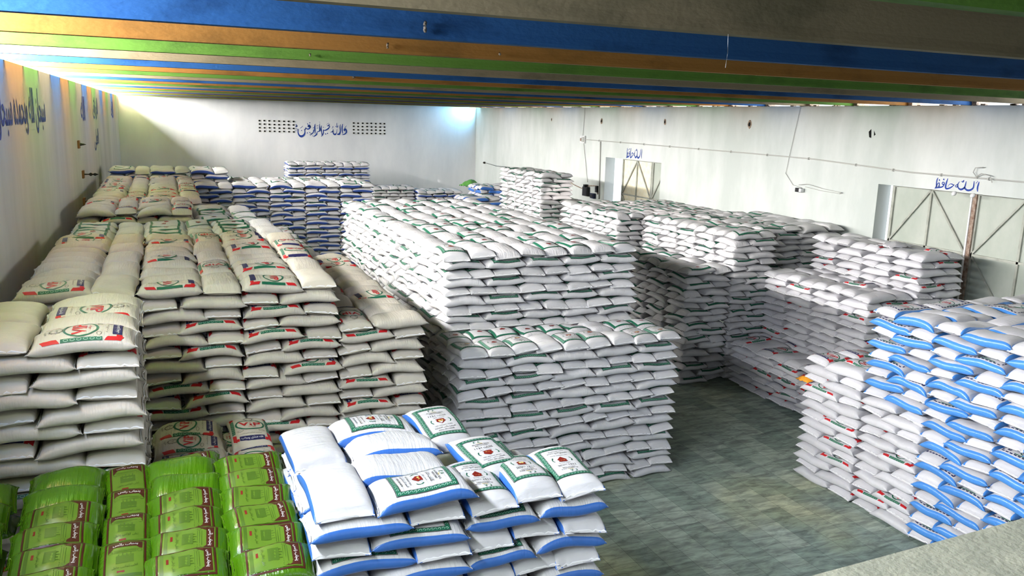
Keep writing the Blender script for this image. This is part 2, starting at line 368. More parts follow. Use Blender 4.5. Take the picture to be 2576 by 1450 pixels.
def sack_data(kind, seed, face, lod, split=False):
    """numpy vertices, faces, material slots. face: printed / plain side up"""
    K = KINDS[kind]
    sh = Shape(seed, *K['size'])
    th = THETA_E if lod else [math.radians(a) for a in (-90, -54, -18, 8, 36, 62, 90)]
    th = th+[math.pi-a for a in th[::-1]][1:-1]
    nv = len(th)
    nu = 22 if lod else 12
    ts = [math.sin(x*math.pi/2)*.62+x*.38 for x in np.linspace(-1, 1, nu+1)]
    V = []; F = []; Mi = []
    mats = [M[K['base']]]
    def mi(m):
        if m not in mats: mats.append(m)
        return mats.index(m)
    rings = []
    def flange(t, ext):
        x, y, z = sh.P(np.full(nv, float(t)), np.array(th))
        z0 = z.copy(); sgn = 1 if t > 0 else -1
        zm = z-(np.sin(th))*0; zz = z0+np.where(np.sin(th) > 0, .003, -.003)
        return np.stack([x+sgn*ext, y*1.0, zz-.010*ext/.02], 1)
    rings.append(flange(-1, .020)); rings.append(flange(-1, .004))
    for t in ts[1:-1]:
        rings.append(np.stack(sh.P(np.full(nv, t), np.array(th)), 1))
    rings.append(flange(1, .004)); rings.append(flange(1, .020))
    V = np.concatenate(rings); nr = len(rings)
    bs = mi(M[K['edge']]) if K.get('edge') else 0
    def inband(k):
        if not K.get('edge'): return False
        a = math.degrees((th[k]+th[(k+1) % nv])/2 if k < nv-1 else (th[k]+th[0]+2*math.pi)/2)
        a = ((a+180) % 360)-180
        lo, hi = K['band']
        if a > 90: a = 180-a; other = True
        elif a < -90: a = -180-a; other = True
        else: other = False
        if other and not K.get('both', True): return False
        return lo <= a <= hi
    for i in range(nr-1):
        for k in range(nv):
            F.append((i*nv+k, (i+1)*nv+k, (i+1)*nv+(k+1) % nv, i*nv+(k+1) % nv)); Mi.append(bs if inband(k) else 0)
    F.append(tuple(range(nv))); Mi.append(0); F.append(tuple((nr-1)*nv+k for k in range(nv))[::-1]); Mi.append(0)
    nf_s = len(F); nv0 = len(V)
    # sewn seam: raised thread line across each mouth
    if lod:
        tm = mi(M[K.get('seam', 'thread')])
        for sg in (-1, 1):
            b = len(V); pts = []
            n = 14
            for i in range(n+1):
                cy = -.97+1.94*i/n
                x, y, z = sh.P(np.array(float(sg)), np.array(math.acos(max(-1, min(1, cy)))))
                j = .0025 if i % 2 else 0
                pts += [(x+sg*.010, y, z+.007+j), (x+sg*.015, y, z+.0045), (x+sg*.010, y, z-.012)]
            V = np.concatenate([V, np.array(pts)])
            for i in range(n):
                for q in range(2): F.append((b+3*i+q, b+3*i+3+q, b+3*i+4+q, b+3*i+1+q)); Mi.append(tm)
    TH = None
    if lod:
        TH = []
        for e in range(2):
            b0 = nv0+e*(15*3); TH.append((V[b0:b0+45], [tuple(i-b0 for i in f) for f in F[nf_s+e*28:nf_s+(e+1)*28]]))
        if split: V = V[:nv0]; F = F[:nf_s]; Mi = Mi[:nf_s]
    if face:
        pr = K['print'](lod if lod < 2 else 1)
        sc = K.get('pscale', 1)
        def lay(pv, h, flip):
            v = pv*sc; x = v[:, 1]; y = -v[:, 0]*(1 if not flip else -1)
            z = sh.top(x, y)+.0028+.0016*h
            lim = sh.W/2*.93
            return x, np.clip(y, -lim, lim), z
        for pv, pf, pm, h in pr.parts:
            x, y, z = lay(pv, h, False); b = len(V)
            dy = .0025*np.sign(y)*(np.abs(y) > .19)
            V = np.concatenate([V, np.stack([x, y+dy, z], 1)])
            m_ = mi(pm)
            for f in pf: F.append(tuple(b+i for i in f)); Mi.append(m_)
    return V, F, Mi, mats, TH
def np_mesh(name, V, F, Mi, mats, nsm=None):
    me = bpy.data.meshes.new(name); me.from_pydata(V.tolist(), [], F)
    for m in mats: me.materials.append(m)
    me.polygons.foreach_set('material_index', Mi)
    me.polygons.foreach_set('use_smooth', [True]*len(F)); me.update(); return me
KINDS = {
 'grain': dict(obj='grain_sack', base='cream', print=print_vip, size=(.90, .53, .20), look=('printed white sack', 'plain white sack'), p=.38),
 'glossy': dict(obj='white_sack', base='satin', print=print_vip, size=(.90, .53, .20), look=('printed glossy white sack', 'plain glossy white sack'), p=.25),
 'rice': dict(obj='rice_sack', base='white', print=print_saeed, size=(.89, .52, .20), look=('green bordered white sack', 'plain white sack'), p=.62),
 'edged': dict(obj='blue_edged_sack', base='white', edge='blue', band=(-46, 22), print=print_saeed, size=(.89, .54, .205), look=('printed blue edged sack', 'plain blue edged sack'), p=.45, pscale=.93),
 'deep': dict(obj='blue_edged_sack', base='white', edge='navyblue', band=(-60, 20), print=print_saeed, size=(.89, .53, .20), look=('printed blue edged sack', 'plain blue edged sack'), p=.4, pscale=.93),
 'striped': dict(obj='blue_striped_sack', base='satin', edge='sky', band=(-44, 30), print=print_dash, size=(.93, .55, .20), look=('printed blue striped sack', 'plain blue striped sack'), p=.5),
 'green': dict(obj='green_sack', base='green', seam='ink_lime', print=print_green, size=(.67, .42, .19), look=('printed green sack', 'plain green sack'), p=.68),
}

# ---------------------------------------------------------------- the stacks
DZ = .178
STACKS = [  # name for labels, kind, x0, x1, y0, y1, top, pattern, axis of the main face
 ('near wall stack', 'grain', -1.92, -.36, 9.1, 11.2, -2.30, 'H', 'y'),
 ('low printed ledge', 'grain', -.30, 1.15, 9.9, 12.1, -4.38, 'W', 'y'),
 ('long wall column', 'grain', -1.92, -.44, 12.3, 17.7, -2.42, 'W', 'y'),
 ('long second column', 'grain', -.42, .94, 12.3, 17.7, -2.45, 'W', 'y'),
 ('long third column', 'grain', .96, 2.34, 12.3, 17.7, -2.45, 'W', 'y'),
 ('lower fourth column', 'grain', 2.38, 3.72, 12.3, 18.6, -3.12, 'H', 'y'),
 ('wall rows behind', 'rice', -1.92, 2.36, 17.75, 21.0, -2.58, 'W', 'y'),
 ('raised wall rows', 'grain', -1.9, .6, 21.1, 24.2, -2.32, 'W', 'y'),
 ('middle far rows', 'rice', .62, 2.1, 21.1, 24.4, -2.6, 'W', 'y'),
 ('far wall rows', 'grain', -1.9, .9, 24.3, 32.6, -2.38, 'W', 'y'),
 ('sloping aisle rows', 'rice', 2.4, 3.3, 18.7, 25.0, -3.3, 'C', 'y'),
 ('left corner stack', 'deep', -1.9, 2.3, 33.9, 35.9, -2.22, 'W', 'y'),
 ('long blue stack', 'deep', 1.0, 7.75, 32.9, 36.4, -2.7, 'W', 'y'),
 ('farthest blue pile', 'deep', 6.35, 10.95, 47.4, 49.2, -2.72, 'C', 'y'),
 ('farthest white pile', 'rice', 10.95, 13.4, 46.6, 48.4, -4.02, 'C', 'y'),
 ('small far blue pile', 'deep', 13.45, 16.15, 46.1, 47.9, -4.2, 'C', 'y'),
 ('blue corner heap', 'edged', 13.2, 15.0, 37.0, 39.0, -3.75, 'W', 'y'),
 ('blue rear heap', 'edged', 15.2, 17.6, 40.5, 42.5, -3.5, 'W', 'y'),
 ('big central stack', 'rice', 4.85, 9.05, 14.75, 24.6, -2.52, 'C', 'y'),
 ('front central stack', 'rice', 4.65, 9.22, 13.25, 14.7, -4.05, 'C', 'y'),
 ('far tower', 'rice', 14.3, 15.75, 31.0, 35.6, -2.18, 'W', 'y'),
 ('short tower step', 'rice', 15.8, 16.7, 31.0, 33.0, -3.35, 'C', 'y'),
 ('low middle block', 'rice', 12.3, 13.25, 22.6, 27.0, -3.6, 'C', 'x'),
 ('rear gate block', 'rice', 13.35, 17.8, 23.0, 27.2, -2.9, 'C', 'y'),
 ('lower shaded block', 'rice', 12.75, 14.15, 18.1, 22.2, -3.8, 'W', 'y'),
 ('tall shaded block', 'rice', 14.2, 15.6, 18.1, 22.8, -2.88, 'W', 'y'),
 ('wide shaded block', 'rice', 15.65, 18.8, 18.9, 22.9, -2.86, 'W', 'y'),
 ('gate side stack', 'glossy', 16.8, 18.2, 14.3, 18.0, -2.95, 'W', 'y'),
 ('stepped side stack', 'glossy', 15.35, 16.76, 14.4, 18.2, -3.92, 'W', 'y'),
 ('low floor stack', 'glossy', 14.2, 15.3, 12.6, 17.9, -5.75, 'C', 'x'),
 ('white corner stack', 'glossy', 11.7, 13.2, 10.92, 12.4, -4.45, 'W', 'x'),
 ('striped stack', 'striped', 11.7, 15.9, 5.6, 10.88, -3.12, 'W', 'x'),
 ('near loose pile', 'edged', 1.02, 2.44, 6.6, 8.65, -3.3, 'H', 'y'),
 ('right loose pile', 'edged', 2.47, 3.92, 6.7, 7.62, -3.5, 'C', 'y'),
 ('back loose pile', 'edged', 2.5, 3.9, 7.68, 9.0, -4.0, 'W', 'y'),
]
def layer_rects(x0, x1, y0, y1, pat, ax, par):
    """sack places of one layer: centre, size along its length, across, turned?"""
    if ax == 'x':
        return [(cy, cx, L, Wd, not t) for cx, cy, L, Wd, t in layer_rects(y0, y1, x0, x1, pat, 'y', par)]
    w, d = x1-x0, y1-y0; out = []
    if pat == 'C':
        if par == 0:
            n = max(1, round(w/.52)); m = max(1, round(d/.89))
            for i in range(n):
                for j in range(m): out.append((x0+w*(i+.5)/n, y0+d*(j+.5)/m, d/m, w/n, True))
        else:
            n = max(1, round(w/.88)); m = max(1, round(d/.52))
            for i in range(n):
                for j in range(m): out.append((x0+w*(i+.5)/n, y0+d*(j+.5)/m, w/n, d/m, False))
        return out
    nb = max(1, round(w/1.4)); bw = w/nb; nd = max(1, round(d/1.0)); bd = d/nd
    for b in range(nb):
        bx = x0+b*bw
        flip = (par+b*0) % 2 == 1
        if pat == 'H': flip = not flip
        lx, hx = (bx+bw*.315, bx+bw*.815) if not flip else (bx+bw*.685, bx+bw*.185)
        for r in range(nd):
            by = y0+r*bd
            out.append((lx, by+bd*.25, bw*.63, bd*.5, False)); out.append((lx, by+bd*.75, bw*.63, bd*.5, False))
            out.append((hx, by+bd*.5, bd*.93, bw*.37, True))
    return out
BOX = [(s[2], s[3], s[4], s[5], s[6]) for s in STACKS]
BX = np.array([(a+.16, b-.16, c+.16, d-.16, FZ, t-.16) for a, b, c, d, t in BOX])
BF = np.array(BOX)
def seen(pts, off=(0, 0, 0)):
    """is any of the points visible from the camera, past the other stacks and inside the frame"""
    P = np.asarray(pts, float)-np.array(off); q = P @ RM; BX_ = BX-np.repeat(off, 2); BF_ = BF-np.array([off[0], off[0], off[1], off[1], off[2]])
    z = -q[:, 2]; ok = z > .3; n = 0
    u = CX+FPX*q[:, 0]/np.maximum(z, .1); v = CY-FPX*q[:, 1]/np.maximum(z, .1)
    ok &= (u > -70) & (u < 2646) & (v > -40) & (v < 1520)
    for i in np.nonzero(ok)[0]:
        p = P[i]
        if np.any((BF_[:, 0] < p[0]) & (p[0] < BF_[:, 1]) & (BF_[:, 2] < p[1]) & (p[1] < BF_[:, 3]) & (p[2] < BF_[:, 4])): continue
        inv = 1/np.where(np.abs(p) < 1e-9, 1e-9, p)
        t1 = np.stack([BX_[:, 0]*inv[0], BX_[:, 2]*inv[1], BX_[:, 4]*inv[2]], 1); t2 = np.stack([BX_[:, 1]*inv[0], BX_[:, 3]*inv[1], BX_[:, 5]*inv[2]], 1)
        lo = np.minimum(t1, t2).max(1); hi = np.maximum(t1, t2).min(1)
        if not np.any((lo < hi) & (lo > 0) & (lo < .995)): n += 1
    return n/len(P)
rnd = random.Random(7)
SACKS = []   # dicts
for si, (nm, kind, x0, x1, y0, y1, top, pat, ax) in enumerate(STACKS):
    nl = int((top-FZ)/DZ+.001); dz = (top-FZ)/nl if (top-FZ)/nl < .2 else DZ
    for k in range(nl):
        zb = top-(k+1)*dz
        rects = layer_rects(x0, x1, y0, y1, pat, ax, k % 2)
        for cx, cy, L, Wd, turned in rects:
            hx, hy = (Wd/2, L/2) if turned else (L/2, Wd/2)
            fr = cy-hy < y0+.1; le = cx-hx < x0+.1; ri = cx+hx > x1-.1
            if not (k == 0 or fr or le or ri): continue
            pts = []
            zt = zb+dz*.85
            if k == 0: pts += [(cx, cy, zb+dz+.02), (cx-hx*.7, cy-hy*.7, zt), (cx+hx*.7, cy-hy*.7, zt), (cx-hx*.7, cy+hy*.7, zt), (cx+hx*.7, cy+hy*.7, zt)]
            if fr: pts += [(cx+e*hx*.8, cy-hy-.04, zb+dz*.5) for e in (-1, 0, 1)]
            if le: pts += [(cx-hx-.04, cy+e*hy*.8, zb+dz*.5) for e in (-1, 0, 1)]
            if ri: pts += [(cx+hx+.04, cy+e*hy*.8, zb+dz*.5) for e in (-1, 0, 1)]
            vis = seen(pts)
            if not vis and not any(seen(pts, o_) for o_ in ((1.2, 0, 0), (-1.1, 0, 0), (.2, -.6, -.4))): continue
            kd = kind
            if nm == 'striped stack' and cy > 9.4 and zb < -4.95: kd = 'glossy'
            D = -(np.array([cx, cy, zb]) @ RM)[2]
            SACKS.append(dict(st=nm, kind=kd, k=k, c=(cx, cy, zb), L=L, W=Wd, turned=turned, face='top' if k == 0 else 'front' if fr else 'side', size=FPX*.5/D, vis=vis,
                              out=((-1 if le else 1 if ri else 0), -1 if fr else 0)))

ORD = ['zeroth', 'first', 'second', 'third', 'fourth', 'fifth', 'sixth', 'seventh', 'eighth', 'ninth', 'tenth', 'eleventh', 'twelfth', 'thirteenth', 'fourteenth', 'fifteenth',
       'sixteenth', 'seventeenth', 'eighteenth', 'nineteenth', 'twentieth']
def nth(n): return ORD[n] if n <= 20 else (('twenty-' if n < 30 else 'thirty-' if n < 40 else 'forty-')+ORD[n % 10] if n % 10 else {30: 'thirtieth', 40: 'fortieth', 50: 'fiftieth'}.get(n, f'{n}th'))
# place words for the labels
from collections import defaultdict
rows = defaultdict(list)
for s_ in SACKS: rows[(s_['st'], s_['k'], s_['face'])].append(s_)
for (st, k, face), L_ in rows.items():
    if face == 'top':
        L_.sort(key=lambda q: q['c'][0]); col = 0; last = None; cols = defaultdict(list)
        for q in L_:
            if last is None or q['c'][0]-last > .2: col += 1
            last = q['c'][0]; cols[col].append(q)
        for c_, Q in cols.items():
            Q.sort(key=lambda q: q['c'][1])
            for i, q in enumerate(Q): q['place'] = f"top layer, {nth(c_)} from left, {nth(i+1)} back"
    elif face == 'front':
        L_.sort(key=lambda q: q['c'][0])
        for i, q in enumerate(L_): q['place'] = f"{nth(k+1)} layer down, {nth(i+1)} from left, front"
    else:
        L_.sort(key=lambda q: (q['out'][0], q['c'][1])); n1 = 0; lastx = None
        for q in L_:
            n1 = n1+1 if lastx == q['out'][0] else 1; lastx = q['out'][0]
            q['place'] = f"{nth(k+1)} layer down, {nth(n1)} back, {'left' if q['out'][0] < 0 else 'right'} side"
_mc = {}
def sack_mesh(kind, var, face, lod, split):
    key = (kind, var, face, lod, split)
    if key not in _mc:
        V, F, Mi, mats, TH = sack_data(kind, 100+var*7+len(kind), face, lod, split)
        me = np_mesh(KINDS[kind]['obj'], V, F, Mi, mats)
        seams = []
        if split:
            for v, f in TH: seams.append(np_mesh('stitched_seam', v, f, [0]*len(f), [M[KINDS[kind].get('seam', 'thread')]]))
        _mc[key] = (me, seams)
    return _mc[key]
def put_sack(kind, mtx, face, lod, label, group, seams=True, var=None):
    var = rnd.randrange(5) if var is None else var
    me, sm = sack_mesh(kind, var, face, lod, lod > 0 and seams)
    if sm:
        o = bpy.data.objects.new(KINDS[kind]['obj'], None); o.empty_display_size = .1; COL.objects.link(o)
        c = bpy.data.objects.new('sack_body', me); COL.objects.link(c); c.parent = o
    else: o = bpy.data.objects.new(KINDS[kind]['obj'], me); COL.objects.link(o)
    o.matrix_world = mtx; tag(o, label, 'sack', group)
    for q in sm:
        c = bpy.data.objects.new('stitched_seam', q); COL.objects.link(c); c.parent = o
    return o
def sack_matrix(c, ang, sx, sy, sz, tx=0, ty=0):
    return Matrix.Translation(c) @ Matrix.Rotation(ang, 4, 'Z') @ Matrix.Rotation(ty, 4, 'Y') @ Matrix.Rotation(tx, 4, 'X') @ Matrix.Diagonal((sx, sy, sz, 1))
LOOSE = {'near loose pile', 'right loose pile', 'back loose pile'}
for s_ in SACKS:
    K = KINDS[s_['kind']]; L0, W0, T0 = K['size']
    j = rnd.uniform
    cx, cy, zb = s_['c']; ox, oy = s_['out']
    o_ = j(-.02, .035)
    cx += ox*o_+j(-.012, .012); cy += oy*o_+j(-.012, .012)
    messy = s_['kind'] == 'rice' and s_['size'] > 40
    ang = (math.pi/2 if s_['turned'] else 0)+(math.pi if rnd.random() < .5 else 0)+math.radians(j(-2, 2)*(2.6 if messy else 1.2))
    top = s_['k'] == 0
    face = rnd.random() < {'low printed ledge': .85, 'big central stack': .45 if top else .6, 'front central stack': .92 if top else .6, 'wide shaded block': .4, 'long wall column': .3, 'long third column': .5, 'low floor stack': .5}.get(s_['st'], K['p'])
    if s_['st'] == 'near loose pile' and top: face = (not s_['turned']) and int((cy-6.6)/.512) in (0, 3)
    if s_['st'] == 'right loose pile' and top: face = True
    if s_['st'] == 'near loose pile' and top and not s_['turned']: cx += .03*(-1)**int((cy-6.6)/.5)
    tx, ty = math.radians(j(-2.5, 2.5)*(1.6 if top else 1.3 if messy else .8)), math.radians(j(-1.6, 1.6)*(1.5 if top or messy else .9))
    s_['m'] = sack_matrix((cx, cy, zb+(j(0, .015) if top else 0)), ang, s_['L']/L0*j(.985, 1.03), s_['W']/W0*j(.99, 1.04), j(.95, 1.03)*(1.08 if top else 1), tx, ty)
    s_['print'] = face
byk = defaultdict(list)
for s_ in SACKS: byk[KINDS[s_['kind']]['obj']].append(s_)
for kn, L_ in byk.items():
    L_.sort(key=lambda q: -q['size']**2*(.25+q['vis']))
    for i, q in enumerate(L_):
        q['solo'] = i < 298 and q['vis'] > 0
    rest = [q for q in L_ if not q['solo']]
    for q in [w_ for w_ in L_ if w_['solo']]:
        lod = 1 if q['size'] > 34 else 0
        lab = f"{KINDS[q['kind']]['look'][0 if q['print'] else 1]}, {q['st']}, {q['place']}"
        put_sack(q['kind'], q['m'], q['print'], lod, lab, 'sacks of the '+q['st'], seams=q['size'] > 40)
    if rest:
        Vs, Fs, Ms, mats, n = [], [], [], [], 0
        cache = {}
        for q in rest:
            key = (q['kind'], rnd.randrange(5), q['print'])
            if key not in cache: cache[key] = sack_data(key[0], 100+key[1]*7+len(key[0]), key[2], 0)
            V, F, Mi, mm, _ = cache[key]
            R4 = np.array(q['m']); Vs.append(V @ R4[:3, :3].T+R4[:3, 3])
            for m in mm:
                if m not in mats: mats.append(m)
            ix = [mats.index(m) for m in mm]
            Fs += [tuple(i+n for i in f) for f in F]; Ms += [ix[i] for i in Mi]; n += len(V)
        o = link(kn, np_mesh(kn, np.concatenate(Vs), Fs, Ms, mats))
        lb = {'grain_sack': 'smaller and farther white grain sacks of the wall columns', 'rice_sack': 'smaller and farther rice sacks of the middle stacks',
              'blue_edged_sack': 'smaller and farther blue edged sacks by the far wall', 'white_sack': 'lower and farther glossy white sacks by the large gate',
              'blue_striped_sack': 'farther blue striped sacks'}[kn]
        tag(o, lb, 'sacks', None, 'stuff')
print('SACKS', len(SACKS), {k: len(v) for k, v in byk.items()}, Counter(s['st'] for s in SACKS)) if False else None

# green sacks laid in shingled rows in front of the wall stack
GREEN = []
for ci, (xc, turned, y0, y1, pitch, zb, cname) in enumerate([
    (-1.86, False, 6.6, 8.95, .37, -3.86, 'column at the wall'), (-1.06, False, 6.5, 9.0, .36, -3.80, 'second column'), (-.50, True, 6.7, 9.0, .52, -3.92, 'narrow column'),
    (.02, False, 6.5, 9.0, .37, -3.84, 'fourth column'), (.70, False, 6.5, 8.9, .38, -3.84, 'column beside blue edged pile')]):
    n = int((y1-y0)/pitch)
    for i in range(n):
        y = y1-.2-i*pitch; k = KINDS['green']
        fc = not ((ci in (1,) and i < 2) or (ci == 0) or (ci == 3 and i in (0, 1)) )
        ang = (math.pi/2 if turned else 0)+math.radians(rnd.uniform(-4, 4))
        tilt = math.radians(rnd.uniform(11, 16))
        z = zb+rnd.uniform(-.01, .01)-(.03*i if ci == 1 else .02*i)
        mt = Matrix.Translation((xc+rnd.uniform(-.02, .02), y, z)) @ Matrix.Rotation(tilt, 4, 'X') @ Matrix.Rotation(ang, 4, 'Z') @ Matrix.Diagonal((1.02, 1.0, 1.0, 1))
        put_sack('green', mt, fc, 1, f"{k['look'][0 if fc else 1]}, {nth(i+1)} from the white stack, {cname} of green rows", 'green sacks laid in rows')
    # sacks under them, seen in the gaps
    for i in range(0, n, 1):
        if i % 2: continue
        y = y1-.25-i*pitch
        mt = sack_matrix((xc, y, zb-.24), (math.pi/2 if turned else 0), 1, 1, 1)
        put_sack('green', mt, False, 0, f"plain green sack of the second layer, {nth(i//2+1)} from white stack, {cname}", 'green sacks laid in rows')
mt = Matrix.Translation((.08, 9.35, -4.02)) @ Matrix.Rotation(math.radians(16), 4, 'X') @ Matrix.Rotation(math.radians(3), 4, 'Z')
put_sack('green', mt, True, 1, 'green sack tipped against the printed white sacks behind the green rows', 'green sacks laid in rows')
# loose blue edged sacks on the back of the near piles
for loc, ang, tx, lab in [((2.72, 8.45, -3.55), 96, 10, 'printed blue edged sack lying against the dark aisle end of the near pile'),
                          ((3.40, 8.35, -4.02), -78, 14, 'printed blue edged sack tilted upside down beside the dark aisle'),
                          ((2.98, 7.62, -3.62), 97, 8, 'printed blue edged sack slumped between the two near piles')]:
    mt = Matrix.Translation(loc) @ Matrix.Rotation(math.radians(tx), 4, 'X') @ Matrix.Rotation(math.radians(ang), 4, 'Z')
    put_sack('edged', mt, True, 1, lab, 'loose blue edged sacks')

# ---------------------------------------------------------------- the building
wallm = noise_mat('whitewashed_plaster', (.50, .54, .52), (.66, .68, .67), scale=.55, rough=.85, spec=.1, bump=.15, bscale=9, stretch=(1, 1, .35))
wall_l = noise_mat('left_whitewash', (.54, .53, .47), (.68, .66, .60), scale=.6, rough=.85, spec=.1, bump=.15, bscale=9, stretch=(1, 1, .3))
conc = noise_mat('bare_concrete', (.30, .30, .26), (.46, .45, .38), scale=2.2, rough=.9, spec=.1, bump=.5, bscale=40)
def beam_mat(name, c, d):
    return noise_mat(name, d, c, scale=1.6, rough=.75, spec=.15, bump=.25, bscale=30, stretch=(.5, 1, 1), lo=.28, hi=.5)
BC = [beam_mat('cream_painted_concrete', (.22, .185, .12), (.12, .11, .07)), beam_mat('blue_painted_concrete', (.022, .088, .235), (.008, .036, .105)),
      beam_mat('orange_painted_concrete', (.28, .14, .035), (.14, .075, .02)), beam_mat('green_painted_concrete', (.09, .19, .033), (.045, .10, .02))]
def strut(name, shapes, m):
    b = MB()
    for a, c in shapes: b.box(a, c, m)
    return tag(b.build(name), kind='structure')
# floor of slate slabs
fm, nt, bs = mat('slate_slabs', .55, .35)
tc = N(nt, 'ShaderNodeTexCoord'); mp = N(nt, 'ShaderNodeMapping'); mp.inputs['Rotation'].default_value = (0, 0, math.pi/2); nt.links.new(tc.outputs['Object'], mp.inputs[0])
br = N(nt, 'ShaderNodeTexBrick', Scale=1.0); br.inputs['Brick Width'].default_value = .9; br.inputs['Row Height'].default_value = .45; br.inputs['Mortar Size'].default_value = .0025
br.inputs['Color1'].default_value = (.21, .26, .235, 1); br.inputs['Color2'].default_value = (.37, .415, .37, 1); br.inputs['Mortar'].default_value = (.05, .06, .055, 1); br.inputs['Bias'].default_value = -.1
br.offset = .5; nt.links.new(mp.outputs[0], br.inputs['Vector'])
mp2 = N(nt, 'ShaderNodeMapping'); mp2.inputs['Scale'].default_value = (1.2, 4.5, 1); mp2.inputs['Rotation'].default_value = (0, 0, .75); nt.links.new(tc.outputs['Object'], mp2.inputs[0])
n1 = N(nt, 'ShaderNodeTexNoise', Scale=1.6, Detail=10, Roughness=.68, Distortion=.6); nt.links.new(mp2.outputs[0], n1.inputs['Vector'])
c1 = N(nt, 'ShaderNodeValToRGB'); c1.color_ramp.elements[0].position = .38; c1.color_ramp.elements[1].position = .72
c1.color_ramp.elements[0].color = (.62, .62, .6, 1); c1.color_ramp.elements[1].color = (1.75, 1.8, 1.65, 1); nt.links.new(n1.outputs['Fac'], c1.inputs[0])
mx = N(nt, 'ShaderNodeMix', data_type='RGBA', blend_type='MULTIPLY'); mx.inputs[0].default_value = 1
nt.links.new(br.outputs['Color'], mx.inputs[6]); nt.links.new(c1.outputs[0], mx.inputs[7])
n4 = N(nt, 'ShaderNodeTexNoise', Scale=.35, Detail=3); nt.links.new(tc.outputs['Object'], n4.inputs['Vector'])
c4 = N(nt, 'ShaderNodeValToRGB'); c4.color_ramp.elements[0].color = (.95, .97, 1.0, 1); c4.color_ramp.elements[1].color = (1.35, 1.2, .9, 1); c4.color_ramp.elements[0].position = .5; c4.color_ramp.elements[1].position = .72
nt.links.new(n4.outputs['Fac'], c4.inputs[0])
mx2 = N(nt, 'ShaderNodeMix', data_type='RGBA', blend_type='MULTIPLY'); mx2.inputs[0].default_value = 1
nt.links.new(mx.outputs[2], mx2.inputs[6]); nt.links.new(c4.outputs[0], mx2.inputs[7]); nt.links.new(mx2.outputs[2], bs.inputs['Base Color'])
bu = N(nt, 'ShaderNodeBump', Strength=.3, Distance=.01); nt.links.new(n1.outputs['Fac'], bu.inputs['Height']); nt.links.new(bu.outputs[0], bs.inputs['Normal'])
strut('floor', [((XL-WT, YF-.3, FZ-.3), (XR+WT, YB+.4, FZ))], fm)
strut('wall_left', [((XL-WT, YF-.3, FZ), (XL, YB+.4, CZ))], wall_l)
GY0, GY1, GT = 12.45, 18.09, -1.53      # large gate opening
DY0, DY1, DT = 29.58, 34.33, -1.60      # small gate opening
strut('wall_right', [((XR, YF-.3, FZ), (XR+WT, GY0, CZ)), ((XR, GY0, GT), (XR+WT, GY1, CZ)), ((XR, GY1, FZ), (XR+WT, DY0, CZ)),
                     ((XR, DY0, DT), (XR+WT, DY1, CZ)), ((XR, DY1, FZ), (XR+WT, YB+.4, CZ))], wallm)
strut('wall_back', [((XL-WT, YB, FZ), (XR+WT, YB+.4, CZ+.02))], noise_mat('sky_brightened_whitewash', (.66, .67, .70), (.80, .80, .82), scale=.5, rough=.85, spec=.1, bump=.15, bscale=9, stretch=(1, 1, .35)))  # whitewash colour raised to imitate skylight on the far wall
strut('trim_1', [((XL, YB-.04, CZ+.02), (XR, YB+.4, RZ))], noise_mat('rough_dark_brick', (.05, .045, .04), (.15, .12, .10), scale=4, bump=.8))
strut('wall_front', [((XL-WT, YF-.3, FZ), (1.8, YF, RZ)), ((16.3, YF-.3, FZ), (XR+WT, YF, RZ)), ((1.8, YF-.3, FZ), (16.3, YF, -6.2)), ((1.8, YF-.3, -.7), (13.9, YF, RZ)),
                     ((13.9, YF-.3, -.35), (16.3, YF, RZ)), ((15.3, YF-.3, -.7), (16.3, YF, -.35))], wallm)
strut('ceiling', [((XL-WT-.7, YF-.3, RZ), (XR+WT+.7, YB+.4, RZ+.2))], noise_mat('roof_slab', (.34, .33, .30), (.5, .48, .42), scale=2, rough=.9))
k = -5
while True:
    y = 5.52+1.985*k
    if y > YB-.1: break
    b = MB(); m = BC[k % 4]; m2 = BC[(k+1) % 4]
    h = .055
    # stem with a small foot along its lower edge
    prof = [(y-h, RZ), (y-h, CZ+.10), (y-h-.012, CZ+.03), (y-h-.012, CZ), (y+h+.012, CZ), (y+h+.012, CZ+.03), (y+h, CZ+.10), (y+h, RZ)]
    X0, X1 = XL-WT+.1, XR+WT-.1
    n = len(prof)
    b.poly([(X0, p, z) for p, z in prof]+[(X1, p, z) for p, z in prof], m,
           [(i, (i+1) % n, n+(i+1) % n, n+i) for i in range(n)]+[tuple(range(n))[::-1], tuple(range(n, 2*n))])
    mi2 = b.mi(m2); b.m = [mi2 if i in (4, 5, 6) else b.m[i] for i in range(len(b.m))]
    b.box((X0-.5, y, RZ-.03), (X1+.5, min(y+1.985, YB), RZ-.001), m2)
    o = b.build(f'trim_{k+7}'); tag(o, kind='structure')
    k += 1
# bearing blocks and rubble on the right wall top between beams
bm = noise_mat('broken_mortar', (.10, .07, .05), (.40, .30, .22), scale=5, bump=1)
b = MB(); r2 = random.Random(3)
for k in range(2, 24):
    y = 5.52+1.985*k
    b.box((XR-.02, y-.2, CZ), (XR+.45, y-h, CZ+.16), bm); b.box((XR-.01, y+h, CZ), (XR+.42, y+.26, CZ+.1), bm)
    for q in range(7):
        yy = y+r2.uniform(-.5, .9); w = r2.uniform(.04, .14)
        b.box((XR-.015, yy, CZ-.012*r2.random()), (XR+.1, yy+w, CZ+r2.uniform(.01, .035)), bm)
tag(b.build('trim_40'), kind='structure')
